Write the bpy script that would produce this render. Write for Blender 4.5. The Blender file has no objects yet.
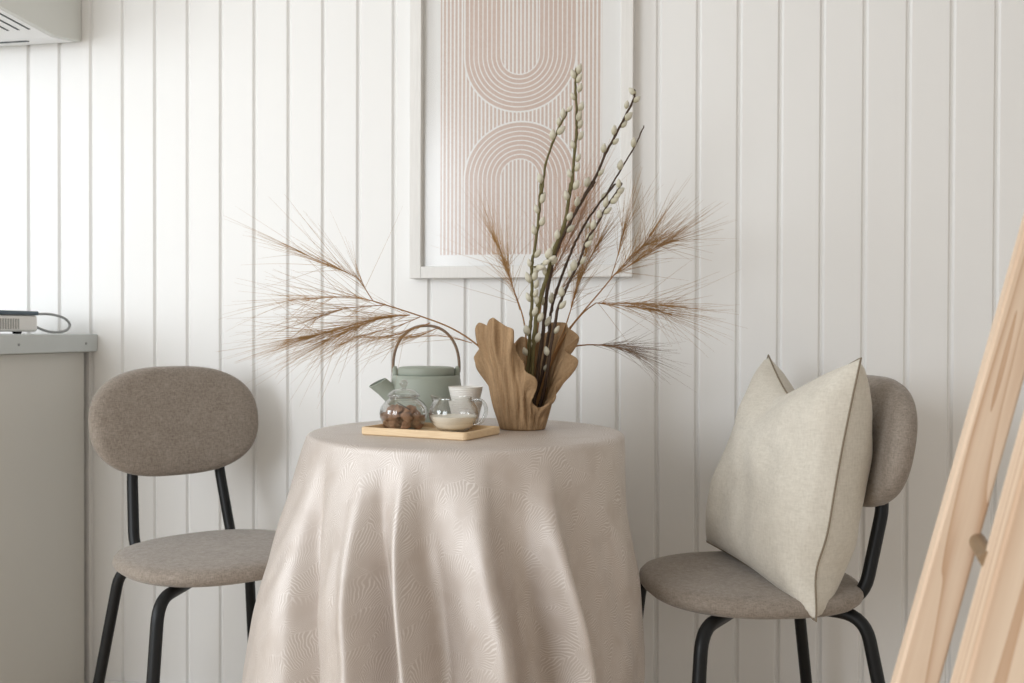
import bpy, bmesh, math, random
from mathutils import Vector, Matrix, noise
PI = math.pi
SC = bpy.context.scene
COL = SC.collection
# ------------------------------------------------------------------ measured points (metres, world)
WILLOW = [{"path":[[-0.3329,-0.3957,0.7688],[-0.3289,-0.3976,0.8544],[-0.3249,-0.3996,0.9224],[-0.323,-0.4024,0.9526],[-0.3207,-0.4051,0.9882],[-0.3204,-0.4079,1.0552],[-0.3135,-0.4097,1.0904],[-0.3063,-0.4111,1.1531],[-0.3022,-0.4132,1.2116],[-0.3003,-0.4166,1.1936],[-0.2923,-0.418,1.2479],[-0.2767,-0.418,1.2942],[-0.263,-0.4185,1.3248],[-0.2474,-0.4187,1.3533]],"catkins":[[-0.2485,-0.4187,1.3514],[-0.2559,-0.4189,1.3408],[-0.2649,-0.419,1.3267],[-0.2642,-0.4176,1.3114],[-0.2766,-0.4186,1.3019],[-0.3032,-0.4185,1.2208],[-0.301,-0.4118,1.1872],[-0.3015,-0.4116,1.1824],[-0.3101,-0.4123,1.1628],[-0.2997,-0.4093,1.1394],[-0.3133,-0.4111,1.1226],[-0.3124,-0.4085,1.0795],[-0.3231,-0.4087,1.0599],[-0.3116,-0.4058,1.0473],[-0.3147,-0.4059,1.0355],[-0.3232,-0.4074,1.0315],[-0.3082,-0.404,1.0198],[-0.3109,-0.4038,1.002],[-0.3226,-0.4057,0.9941],[-0.3151,-0.4021,0.9665],[-0.3305,-0.4014,0.9301],[-0.3173,-0.3974,0.905],[-0.3345,-0.4001,0.8894]]},{"path":[[-0.3244,-0.3992,0.7692],[-0.3206,-0.4,0.8449],[-0.3132,-0.3998,0.9514],[-0.3036,-0.3998,0.9962],[-0.2937,-0.3998,1.0317],[-0.2762,-0.3982,1.0909],[-0.2567,-0.3962,1.1421],[-0.2471,-0.3959,1.2127],[-0.2455,-0.3981,1.2028],[-0.2398,-0.3986,1.2692],[-0.2359,-0.3998,1.3081],[-0.2358,-0.4017,1.3468],[-0.2377,-0.4038,1.3972],[-0.2356,-0.4054,1.4318]],"catkins":[[-0.2345,-0.4051,1.4292],[-0.2414,-0.4058,1.4195],[-0.2326,-0.4037,1.4119],[-0.2288,-0.402,1.3942],[-0.2423,-0.4041,1.3778],[-0.2261,-0.4002,1.3585],[-0.2346,-0.4011,1.3399],[-0.2281,-0.3991,1.3256],[-0.2274,-0.398,1.3035],[-0.2405,-0.3996,1.2867],[-0.2301,-0.3966,1.2615],[-0.234,-0.3969,1.2439],[-0.2467,-0.399,1.2313],[-0.237,-0.3967,1.2106],[-0.2517,-0.3963,1.1913],[-0.2363,-0.3965,1.2092],[-0.2521,-0.3964,1.1892],[-0.2498,-0.3951,1.1499],[-0.273,-0.3983,1.1145],[-0.2832,-0.3988,1.0653],[-0.2917,-0.3998,1.0436],[-0.3094,-0.4005,0.9883],[-0.315,-0.3997,0.9166],[-0.3036,-0.3982,0.9553]]},{"path":[[-0.3204,-0.3882,0.7684],[-0.3133,-0.3847,0.8346],[-0.3025,-0.3801,0.9322],[-0.2933,-0.3759,1.021],[-0.2781,-0.3708,1.0852],[-0.2569,-0.3648,1.1335],[-0.2298,-0.3575,1.1859],[-0.2065,-0.3512,1.2223],[-0.227,-0.354,1.1925],[-0.2017,-0.3472,1.2371],[-0.1863,-0.3423,1.2776],[-0.1629,-0.3359,1.3222],[-0.1454,-0.3306,1.3588],[-0.1318,-0.3263,1.3874],[-0.1304,-0.3243,1.4059]],"catkins":[[-0.1312,-0.3246,1.4051],[-0.1278,-0.3255,1.3866],[-0.1475,-0.3302,1.3759],[-0.1454,-0.3309,1.3528],[-0.1543,-0.3334,1.3385],[-0.17,-0.3373,1.3242],[-0.1667,-0.3374,1.302],[-0.1915,-0.343,1.2897],[-0.197,-0.346,1.2419],[-0.2225,-0.3519,1.2268],[-0.2226,-0.352,1.2226],[-0.2393,-0.3596,1.1827],[-0.2522,-0.3639,1.1295],[-0.2833,-0.3716,1.0932],[-0.3087,-0.3797,0.9907],[-0.2931,-0.3779,0.9478]]},{"path":[[-0.3163,-0.3773,0.7676],[-0.3076,-0.371,0.834],[-0.2951,-0.3638,0.9125],[-0.2917,-0.3587,0.9572],[-0.2825,-0.3526,1.0018],[-0.2635,-0.3444,1.0588],[-0.2443,-0.3362,1.1079],[-0.221,-0.3273,1.1531],[-0.1936,-0.3177,1.1924],[-0.1701,-0.3089,1.2237],[-0.1832,-0.3076,1.21],[-0.1576,-0.2983,1.2558],[-0.1299,-0.2885,1.3059],[-0.1141,-0.2811,1.3438]],"catkins":[[-0.1311,-0.2888,1.3059],[-0.1576,-0.298,1.26],[-0.1885,-0.3158,1.1988],[-0.2201,-0.3282,1.1388],[-0.2856,-0.3538,0.9957],[-0.3021,-0.3685,0.8575],[-0.2869,-0.3545,0.9915]]},{"path":[[-0.3092,-0.3962,0.7731],[-0.296,-0.394,0.8256],[-0.2848,-0.392,0.9031],[-0.2729,-0.3899,0.9687],[-0.2613,-0.3882,1.0004],[-0.2477,-0.3862,1.0321],[-0.2302,-0.3834,1.0678],[-0.2187,-0.3817,1.1034],[-0.2012,-0.3789,1.1311],[-0.1799,-0.3753,1.1706],[-0.1587,-0.3718,1.2022],[-0.1509,-0.3711,1.216]],"catkins":[[-0.1536,-0.3714,1.2132],[-0.1583,-0.3718,1.203],[-0.1637,-0.3726,1.1924],[-0.1691,-0.3735,1.1845],[-0.18,-0.3754,1.1766],[-0.1799,-0.3753,1.1628],[-0.1916,-0.3773,1.1548],[-0.2024,-0.3792,1.1331],[-0.2128,-0.3808,1.1133],[-0.2179,-0.3815,1.0995],[-0.2283,-0.383,1.067],[-0.2419,-0.3854,1.0559],[-0.2458,-0.3859,1.0401],[-0.2632,-0.3886,1.0044],[-0.2651,-0.3886,0.9806],[-0.2754,-0.3903,0.9322],[-0.2886,-0.3927,0.8896]]}]
TWIG = {"path":[[-0.3195,-0.4135,1.0528],[-0.3053,-0.4148,1.0553],[-0.2912,-0.4161,1.0653],[-0.2837,-0.4186,1.0729]],"catkins":[[-0.286,-0.417,1.0769],[-0.2806,-0.416,1.0679],[-0.2921,-0.4183,1.062],[-0.3024,-0.4204,1.051]]}
GRASS = [{"stem":[[-0.3358,-0.4014,0.773],[-0.37,-0.4194,0.8394],[-0.4074,-0.4383,0.8915],[-0.4592,-0.4601,0.9315],[-0.5213,-0.484,0.9578],[-0.6047,-0.512,0.9855]],"b":[[[[-0.6047,-0.512,0.9855],[-0.6164,-0.5181,1.0059],[-0.6262,-0.5238,1.0244],[-0.6523,-0.5328,1.039],[-0.693,-0.5445,1.0572],[-0.7317,-0.5558,1.0754]],60,10,0.14,[0.15,1.0]],[[[-0.6047,-0.512,0.9855],[-0.6495,-0.5137,0.9931],[-0.7075,-0.5181,0.9912],[-0.7697,-0.5233,0.9874]],50,11,0.14,[0.0,0.9]],[[[-0.5826,-0.5078,0.978],[-0.6424,-0.5329,0.9719],[-0.674,-0.5527,0.9622],[-0.705,-0.5724,0.9508]],45,11,0.12,[0.0,0.9]],[[[-0.5393,-0.4894,0.9596],[-0.5848,-0.5008,0.9556],[-0.6486,-0.5158,0.9384],[-0.6938,-0.5272,0.9251],[-0.7389,-0.5386,0.9155]],130,7,0.13,[0.0,0.9]],[[[-0.5393,-0.4894,0.9596],[-0.597,-0.4939,0.9519],[-0.655,-0.4985,0.9309],[-0.7172,-0.504,0.9021]],100,9,0.13,[0.0,0.9]],[[[-0.5221,-0.4811,0.9559],[-0.5557,-0.4996,0.9406],[-0.6163,-0.5234,0.9216],[-0.6579,-0.5435,0.9029]],45,9,0.1,[0.0,0.9]],[[[-0.5048,-0.4728,0.9447],[-0.544,-0.4737,0.9313],[-0.5834,-0.4746,0.9197],[-0.6326,-0.4773,0.9156]],40,9,0.1,[0.0,0.9]],[[[-0.4862,-0.4693,0.9371],[-0.522,-0.4814,0.9219],[-0.5669,-0.4952,0.9161]],26,8,0.1,[0.0,0.8]],[[[-0.4287,-0.4483,0.9069],[-0.4861,-0.4694,0.9201],[-0.5576,-0.4935,0.9142]],10,6,0.1,[0.0,0.6]]]},{"stem":[[-0.3185,-0.3878,0.7723],[-0.2896,-0.3731,0.8696],[-0.2621,-0.359,0.9225],[-0.2401,-0.3463,0.9541],[-0.1966,-0.3292,1.0079],[-0.1703,-0.3156,1.0421]],"b":[[[[-0.1703,-0.3156,1.0421],[-0.1289,-0.3142,1.0676],[-0.0898,-0.3131,1.0949],[-0.0509,-0.3122,1.1103]],95,8,0.11,[0.0,0.9]],[[[-0.1703,-0.3156,1.0421],[-0.1399,-0.2992,1.0768],[-0.1111,-0.2832,1.1017],[-0.082,-0.2673,1.1148]],80,12,0.11,[0.0,0.9]],[[[-0.1761,-0.3168,1.0361],[-0.1649,-0.3108,1.0762],[-0.1556,-0.3052,1.1164],[-0.1481,-0.3,1.1487]],55,9,0.1,[0.1,0.9]],[[[-0.1703,-0.3156,1.0421],[-0.1301,-0.2972,1.0828],[-0.0975,-0.2803,1.1299]],45,16,0.12,[0.1,0.9]]]},{"stem":[[-0.3231,-0.3837,0.7719],[-0.2866,-0.3666,0.8694],[-0.2572,-0.3514,0.9284],[-0.2294,-0.3367,0.9661],[-0.2051,-0.3229,0.9863]],"b":[[[[-0.2051,-0.3229,0.9863],[-0.1574,-0.3239,0.9861],[-0.1083,-0.3247,0.984],[-0.0634,-0.3263,0.98]],70,7,0.13,[0.0,0.9]],[[[-0.2051,-0.3229,0.9863],[-0.149,-0.3054,0.9807],[-0.1003,-0.2893,0.975],[-0.0571,-0.2743,0.9632]],60,9,0.12,[0.0,0.9]]]},{"stem":[[-0.3163,-0.3773,0.7676],[-0.2804,-0.3542,0.8493],[-0.2516,-0.3329,0.8946],[-0.2279,-0.313,0.9024],[-0.1999,-0.2923,0.9023]],"b":[[[[-0.1999,-0.2923,0.9023],[-0.1698,-0.2899,0.8984],[-0.1359,-0.2869,0.8885],[-0.1,-0.2836,0.8686]],60,9,0.09,[0.0,0.9]],[[[-0.2198,-0.2961,0.9022],[-0.177,-0.2777,0.9022],[-0.1298,-0.2585,0.8982]],40,9,0.09,[0.0,0.9]]]},{"stem":[[-0.3357,-0.3912,0.7722],[-0.3347,-0.3763,0.8732],[-0.3433,-0.3635,0.9479],[-0.3615,-0.3529,0.9997]],"b":[[[[-0.3615,-0.3529,0.9997],[-0.376,-0.3519,1.0396],[-0.3906,-0.3509,1.0797],[-0.4052,-0.3499,1.1119]],75,6,0.11,[0.0,0.9]],[[[-0.3536,-0.3517,0.9718],[-0.3676,-0.364,1.023],[-0.3775,-0.3756,1.0658]],45,12,0.12,[0.1,0.9]]]},{"stem":[[-0.327,-0.3844,0.7718],[-0.3184,-0.3677,0.9026],[-0.3112,-0.3519,0.9817],[-0.3038,-0.3365,1.022]],"b":[[[[-0.3038,-0.3365,1.022],[-0.2847,-0.3305,1.078],[-0.2657,-0.3245,1.1322],[-0.2504,-0.3194,1.1724]],100,8,0.13,[0.0,0.9]],[[[-0.3038,-0.3365,1.022],[-0.2735,-0.3249,1.0823],[-0.243,-0.3132,1.149],[-0.2241,-0.304,1.1938]],110,11,0.14,[0.0,0.9]]]},{"stem":[[-0.3166,-0.3875,0.7723],[-0.2861,-0.3703,0.8774],[-0.2646,-0.3554,0.9323],[-0.2545,-0.3428,0.968]],"b":[[[[-0.2545,-0.3428,0.968],[-0.2416,-0.3364,1.0216],[-0.2267,-0.3295,1.0755],[-0.2214,-0.3247,1.1116]],100,7,0.1,[0.0,0.9]],[[[-0.2545,-0.3428,0.968],[-0.2362,-0.3318,1.0317],[-0.2138,-0.3202,1.082],[-0.1931,-0.309,1.1166]],80,9,0.1,[0.0,0.9]],[[[-0.295,-0.3402,0.9919],[-0.2666,-0.3293,1.0221],[-0.238,-0.3184,1.0524]],40,14,0.08,[0.0,0.8]]]}]
LADDER = {"far":[0.2172,-1.1122,0.5363],"near":[0.2595,-1.2359,0.5831]}
HOODSLOT = [[[-1.581,-0.279,1.655],[-1.596,-0.161,1.655]],[[-1.617,-0.234,1.655],[-1.625,-0.158,1.655]],[[-1.649,-0.194,1.655],[-1.655,-0.155,1.655]],[[-1.741,-0.079,1.655],[-1.665,-0.074,1.655]]]

# ------------------------------------------------------------------ materials
def lin(c):
    c = c / 255.0
    return c / 12.92 if c <= 0.04045 else ((c + 0.055) / 1.055) ** 2.4
def rgb(r, g, b): return (lin(r), lin(g), lin(b), 1.0)

class NT:
    """small wrapper for building a node material"""
    def __init__(self, name):
        self.m = bpy.data.materials.new(name); self.m.use_nodes = True
        self.t = self.m.node_tree; self.t.nodes.clear()
        self.out = self.t.nodes.new('ShaderNodeOutputMaterial')
    def n(self, kind, **kw):
        nd = self.t.nodes.new(kind)
        for k, v in kw.items():
            if k.startswith('i_'):
                nd.inputs[k[2:].replace('_', ' ')].default_value = v
            else: setattr(nd, k, v)
        return nd
    def l(self, a, b): self.t.links.new(a, b)
    def math(self, op, a, b=None, c=None, clamp=False):
        nd = self.t.nodes.new('ShaderNodeMath'); nd.operation = op; nd.use_clamp = clamp
        for i, v in enumerate((a, b, c)):
            if v is None: continue
            if isinstance(v, (int, float)): nd.inputs[i].default_value = v
            else: self.l(v, nd.inputs[i])
        return nd.outputs[0]
    def mix(self, f, a, b):
        nd = self.t.nodes.new('ShaderNodeMix'); nd.data_type = 'RGBA'
        for i, v in ((0, f), (6, a), (7, b)):
            if isinstance(v, (int, float, tuple)): nd.inputs[i].default_value = v
            else: self.l(v, nd.inputs[i])
        return nd.outputs[2]
    def principled(self, base, rough=0.5, spec=0.5, metal=0.0, **kw):
        p = self.t.nodes.new('ShaderNodeBsdfPrincipled')
        for nm, v in (('Base Color', base), ('Roughness', rough), ('Specular IOR Level', spec), ('Metallic', metal)):
            if isinstance(v, (int, float, tuple)): p.inputs[nm].default_value = v
            else: self.l(v, p.inputs[nm])
        for k, v in kw.items(): p.inputs[k.replace('_', ' ')].default_value = v
        self.l(p.outputs[0], self.out.inputs[0]); self.p = p
        return p
    def bump(self, h, strength=0.2, dist=0.002):
        b = self.t.nodes.new('ShaderNodeBump'); b.inputs['Strength'].default_value = strength
        b.inputs['Distance'].default_value = dist
        self.l(h, b.inputs['Height']); self.l(b.outputs[0], self.p.inputs['Normal'])
    def coords(self, kind='Object', scale=(1, 1, 1), rot=(0, 0, 0)):
        tc = self.t.nodes.new('ShaderNodeTexCoord'); mp = self.t.nodes.new('ShaderNodeMapping')
        mp.inputs['Scale'].default_value = scale; mp.inputs['Rotation'].default_value = rot
        self.l(tc.outputs[kind], mp.inputs[0]); return mp.outputs[0]
    def noise(self, vec, scale, detail=3, rough=0.55, dist=0.0):
        nd = self.n('ShaderNodeTexNoise'); nd.inputs['Scale'].default_value = scale
        nd.inputs['Detail'].default_value = detail; nd.inputs['Roughness'].default_value = rough
        nd.inputs['Distortion'].default_value = dist
        self.l(vec, nd.inputs['Vector']); return nd.outputs[0]

def mat_plain(name, col, rough=0.5, spec=0.5, metal=0.0, var=0.04, vscale=9.0, bump=0.0):
    t = NT(name); c = t.coords()
    nz = t.noise(c, vscale)
    lo = tuple(max(0, x * (1 - var)) for x in col[:3]) + (1,); hi = tuple(min(1, x * (1 + var)) for x in col[:3]) + (1,)
    t.principled(t.mix(nz, lo, hi), rough, spec, metal)
    if bump: t.bump(t.noise(c, vscale * 12), bump, 0.001)
    return t.m

def mat_fabric(name, lo, hi, scale=420, bump=0.5, warp=1.0, sheen=0.25):
    t = NT(name)
    a = t.noise(t.coords(scale=(1, 1, 0.25 * warp)), scale, 2, 0.6)
    b = t.noise(t.coords(scale=(0.25, 0.25, 1)), scale, 2, 0.6)
    cl = t.noise(t.coords(), 26, 3)
    f = t.math('ADD', t.math('MULTIPLY', t.math('ADD', a, b), 0.42), t.math('MULTIPLY', cl, 0.16))
    f = t.math('MULTIPLY_ADD', t.math('SUBTRACT', f, 0.5), 2.6, 0.5, clamp=True)
    t.principled(t.mix(f, lo, hi), 0.9, 0.2, Sheen_Weight=sheen, Sheen_Roughness=0.5)
    t.bump(t.math('ADD', a, b), bump, 0.0008)
    return t.m

def mat_wood(name, lo, hi, axis='X', scale=14, rough=0.5, rings=0.6):
    t = NT(name)
    sc = {'X': (0.06, 1, 1), 'Y': (1, 0.06, 1), 'Z': (1, 1, 0.06)}[axis]
    c = t.coords(scale=sc)
    a = t.noise(c, scale, 3, 0.6, 1.2)
    w = t.math('FRACT', t.math('MULTIPLY', a, 9.0))
    w = t.math('ABSOLUTE', t.math('SUBTRACT', w, 0.5))
    f = t.math('ADD', t.math('MULTIPLY', w, 2 * rings), t.math('MULTIPLY', t.noise(c, scale * 14, 2), 1 - rings), clamp=True)
    t.principled(t.mix(f, lo, hi), rough, 0.4)
    t.bump(f, 0.12, 0.001)
    return t.m

def mat_glass(name, tint=(0.97, 0.985, 0.98, 1), refl=1.0, lo=0.0, rough=0.02, power=4.0, mul=.75):
    t = NT(name)
    tr = t.n('ShaderNodeBsdfTransparent'); tr.inputs[0].default_value = tint
    gl = t.n('ShaderNodeBsdfGlossy'); gl.inputs['Roughness'].default_value = rough
    fr = t.n('ShaderNodeLayerWeight'); fr.inputs['Blend'].default_value = 0.5
    f = t.math('MULTIPLY_ADD', t.math('POWER', fr.outputs['Facing'], power), mul * refl, 0.04 * refl + lo, clamp=True)
    mx = t.n('ShaderNodeMixShader'); t.l(f, mx.inputs[0]); t.l(tr.outputs[0], mx.inputs[1]); t.l(gl.outputs[0], mx.inputs[2])
    t.l(mx.outputs[0], t.out.inputs[0]); return t.m

M = {}
M['wall'] = mat_plain('painted boards', rgb(236, 235, 233), 0.42, 0.4, var=0.012, vscale=2.5)
M['plain_wall'] = mat_plain('matt white paint', rgb(225, 222, 216), 0.7, 0.3, var=0.01)
M['ceiling'] = mat_plain('ceiling paint', rgb(228, 226, 222), 0.8, 0.2, var=0.01)
M['floor'] = mat_wood('oak floor', rgb(196, 180, 160), rgb(220, 206, 188), 'X', 5, 0.45)
M['frame'] = mat_wood('white stained frame', rgb(222, 220, 216), rgb(236, 234, 231), 'Z', 24, 0.5, 0.3)
M['worktop'] = mat_plain('pale grey laminate', rgb(199, 203, 202), 0.45, 0.5, var=0.02)
M['cabinet'] = mat_plain('pale cabinet lacquer', rgb(216, 214, 208), 0.5, 0.4, var=0.01)
M['hood'] = mat_plain('white hood enamel', rgb(218, 219, 214), 0.4, 0.5, var=0.01)
M['hood_under'] = mat_plain('bright hood base enamel', rgb(238, 238, 238), 0.35, 0.5, var=0.01)
M['dark'] = mat_plain('dark slot', rgb(52, 60, 62), 0.6, 0.3)
M['steel'] = mat_plain('screw metal', rgb(150, 152, 150), 0.35, 0.5, 0.9)
M['seat'] = mat_fabric('taupe melange upholstery', rgb(118, 107, 96), rgb(166, 155, 144))
M['black'] = mat_plain('matt black powder coat', rgb(14, 16, 18), 0.45, 0.35, var=0.05, vscale=60)
M['linen'] = mat_fabric('cream linen', rgb(201, 194, 181), rgb(223, 217, 205), 300, 0.4, sheen=0.15)
M['seam'] = mat_plain('taupe piping', rgb(132, 120, 104), 0.9, 0.2)
M['tray'] = mat_wood('bamboo', rgb(214, 182, 140), rgb(233, 208, 172), 'X', 30, 0.45, 0.4)
M['sage'] = mat_plain('sage green glaze', rgb(158, 164, 152), 0.5, 0.35, var=0.03, vscale=30)
M['cane'] = mat_wood('dark cane', rgb(112, 92, 76), rgb(150, 128, 108), 'X', 30, 0.5)
M['cup'] = mat_plain('white ribbed porcelain', rgb(236, 233, 227), 0.5, 0.4, var=0.01)
M['milk'] = mat_plain('cream milk', rgb(250, 244, 230), 0.3, 0.4, var=0.01)
M['lump'] = mat_plain('brown rough lump', rgb(164, 126, 98), 0.8, 0.3, var=0.5, vscale=160, bump=0.8)
M['stick'] = mat_plain('dark twig', rgb(60, 48, 42), 0.7)
M['glass'] = mat_glass('thin clear glass', tint=(.97, .97, .967, 1), refl=1.25, power=2.6, mul=.8)
M['glass_edge'] = mat_glass('thick clear glass', tint=(.86, .86, .85, 1), refl=1.0, lo=.06, power=1.6, mul=.75)
M['pane'] = mat_glass('picture glass', (1, 1, 1, 1), refl=1.0, rough=0.2)
M['device'] = mat_plain('warm white plastic', rgb(232, 229, 225), 0.45, 0.4, var=0.01)
M['device_top'] = mat_plain('blue grey glossy lid', rgb(66, 82, 94), 0.25, 0.5)
M['slat'] = mat_plain('soft grey grille', rgb(178, 176, 172), 0.5)
M['grey_plastic'] = mat_plain('grey cable sheath', rgb(152, 153, 152), 0.5, 0.4)
M['table'] = mat_wood('table oak', rgb(170, 135, 100), rgb(200, 168, 130), 'X', 8)
M['bark'] = mat_plain('dark willow bark', rgb(74, 58, 46), 0.7, 0.3, var=0.3, vscale=60)
M['greenbark'] = mat_plain('olive willow bark', rgb(98, 90, 56), 0.7, 0.3, var=0.3, vscale=60)
M['straw'] = mat_plain('dried brown stalk', rgb(150, 112, 74), 0.8, 0.2, var=0.2, vscale=40)
M['bristle'] = mat_plain('dried brown awns', rgb(164, 128, 84), 0.8, 0.2, var=0.25, vscale=14)
M['bristle_grey'] = mat_plain('dried grey brown awns', rgb(134, 114, 98), 0.8, 0.2, var=0.25, vscale=14)
M['bristle_red'] = mat_plain('dried rosy awns', rgb(176, 140, 112), 0.8, 0.2, var=0.25, vscale=14)
M['soil'] = mat_plain('dark vase floor', rgb(70, 56, 44), 0.9, 0.1)

def mat_catkin():
    t = NT('silver catkin fur'); c = t.coords()
    f = t.noise(c, 900, 2); sep = t.n('ShaderNodeSeparateXYZ'); t.l(c, sep.inputs[0])
    base = t.mix(t.math('MULTIPLY_ADD', sep.outputs[2], 70.0, 0.15, clamp=True), rgb(160, 152, 112), rgb(214, 209, 192))
    t.principled(t.mix(t.math('MULTIPLY', f, 0.35), base, rgb(148, 142, 124)), 0.95, 0.1, Sheen_Weight=0.5)
    t.bump(f, 0.5, 0.0006); return t.m
M['catkin'] = mat_catkin()

def mat_vase():
    t = NT('raw brown stoneware'); uv = t.coords('UV', (60, 2.2, 1))
    v = t.noise(uv, 1.0, 4, 0.6, 0.5); g = t.noise(t.coords(), 260, 3)
    f = t.math('ADD', t.math('MULTIPLY', v, 0.75), t.math('MULTIPLY', g, 0.25))
    f = t.math('MULTIPLY_ADD', t.math('SUBTRACT', f, 0.5), 1.9, 0.5, clamp=True)
    t.principled(t.mix(f, rgb(116, 90, 62), rgb(184, 152, 116)), 0.75, 0.3)
    t.bump(t.math('ADD', v, t.math('MULTIPLY', g, 0.2)), 0.8, 0.006); return t.m
M['vase'] = mat_vase()

def mat_cloth():
    """greige satin jacquard: fans of fine veins in every cell"""
    t = NT('greige leaf jacquard satin'); uv = t.coords('UV')
    wob = t.n('ShaderNodeTexNoise'); wob.inputs['Scale'].default_value = 22; wob.inputs['Detail'].default_value = 2
    t.l(uv, wob.inputs['Vector'])
    off = t.n('ShaderNodeVectorMath', operation='MULTIPLY_ADD')
    t.l(wob.outputs['Color'], off.inputs[0]); off.inputs[1].default_value = (0.03, 0.03, 0); t.l(uv, off.inputs[2])
    def fan(scale, n):
        vo = t.n('ShaderNodeTexVoronoi'); vo.voronoi_dimensions = '2D'; vo.inputs['Scale'].default_value = scale
        t.l(off.outputs[0], vo.inputs['Vector'])
        d = t.n('ShaderNodeVectorMath', operation='SUBTRACT')
        t.l(off.outputs[0], d.inputs[0]); t.l(vo.outputs['Position'], d.inputs[1])
        s = t.n('ShaderNodeSeparateXYZ'); t.l(d.outputs[0], s.inputs[0])
        # a leaf fan springs from a point off the centre of its cell
        x = t.math('ADD', s.outputs[0], 0.010); y = t.math('ADD', s.outputs[1], 0.034)
        a = t.math('ARCTAN2', y, x)
        w = t.math('SINE', t.math('MULTIPLY', a, float(n)))
        e = t.n('ShaderNodeTexVoronoi'); e.voronoi_dimensions = '2D'; e.feature = 'DISTANCE_TO_EDGE'
        e.inputs['Scale'].default_value = scale; t.l(off.outputs[0], e.inputs['Vector'])
        rim = t.math('LESS_THAN', e.outputs[0], 0.010)
        line = t.math('GREATER_THAN', w, 0.45)
        return t.math('MAXIMUM', t.math('MULTIPLY', line, patch), t.math('MULTIPLY', rim, 0.35))
    pn = t.noise(uv, 16, 2)
    patch = t.math('MULTIPLY_ADD', t.math('SUBTRACT', pn, 0.40), 5.0, 0.5, clamp=True)
    f = fan(19.0, 76)
    weave = t.noise(t.coords('UV', (1, 1, 1)), 900, 1)
    base = t.mix(f, rgb(180, 166, 155), rgb(206, 197, 190))
    t.principled(base, t.math('MULTIPLY_ADD', f, -0.10, 0.62), 0.5, 0.18, Coat_Weight=1.0, Coat_IOR=2.3, Coat_Roughness=0.6, Sheen_Roughness=0.4)
    t.bump(t.math('ADD', t.math('MULTIPLY', f, 0.8), t.math('MULTIPLY', weave, 0.08)), 0.2, 0.0008); return t.m
M['cloth'] = mat_cloth()

def mat_art(cx, z1, z2, x0, x1, z0):
    """blush line print: hairlines with two facing arches of bands"""
    t = NT('blush arch line print')
    tc = t.n('ShaderNodeTexCoord'); s = t.n('ShaderNodeSeparateXYZ'); t.l(tc.outputs['Object'], s.inputs[0])
    X, Z = s.outputs[0], s.outputs[2]
    dx = t.math('SUBTRACT', X, cx)
    ri, ro, per = 0.0446, 0.131, 0.0108
    def arch(zc, sign):
        dz = t.math('MULTIPLY', t.math('SUBTRACT', Z, zc), sign)     # >0 on the round side
        dz = t.math('MAXIMUM', dz, 0.0)
        d = t.math('SQRT', t.math('ADD', t.math('POWER', dx, 2.0), t.math('POWER', dz, 2.0)))
        inside = t.math('MULTIPLY', t.math('GREATER_THAN', d, ri), t.math('LESS_THAN', d, ro))
        band = t.math('GREATER_THAN', t.math('FRACT', t.math('DIVIDE', t.math('SUBTRACT', d, ri), per)), 0.24)
        edge = t.math('MULTIPLY', t.math('LESS_THAN', d, ro + 0.004), t.math('GREATER_THAN', d, ro))
        return inside, band, edge
    u_in, u_b, u_e = arch(z1, -1.0)
    n_in, n_b, n_e = arch(z2, 1.0)
    # the upper U runs upwards for ever, the lower arch downwards
    up = t.math('GREATER_THAN', Z, (z1 + z2) / 2)
    dn = t.math('SUBTRACT', 1.0, up)
    u_in = t.math('MULTIPLY', u_in, up); n_in = t.math('MULTIPLY', n_in, dn)
    u_e = t.math('MULTIPLY', u_e, up); n_e = t.math('MULTIPLY', n_e, dn)
    vert = t.math('GREATER_THAN', t.math('FRACT', t.math('DIVIDE', dx, 0.0094)), 0.42)
    inn = t.math('MAXIMUM', u_in, n_in)
    bands = t.math('ADD', t.math('MULTIPLY', u_in, u_b), t.math('MULTIPLY', n_in, n_b))
    ink = t.math('ADD', bands, t.math('MULTIPLY', t.math('SUBTRACT', 1.0, inn), vert))
    ink = t.math('MULTIPLY', ink, t.math('SUBTRACT', 1.0, t.math('MAXIMUM', u_e, n_e)))
    for cond in (t.math('GREATER_THAN', X, x0), t.math('LESS_THAN', X, x1), t.math('GREATER_THAN', Z, z0)):
        ink = t.math('MULTIPLY', ink, cond)
    grain = t.noise(tc.outputs['Object'], 160, 3)
    ink = t.math('MULTIPLY', ink, t.math('MULTIPLY_ADD', grain, 0.5, 0.7, clamp=True))
    t.principled(t.mix(ink, rgb(232, 231, 229), rgb(200, 178, 166)), 0.7, 0.2)
    return t.m

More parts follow.
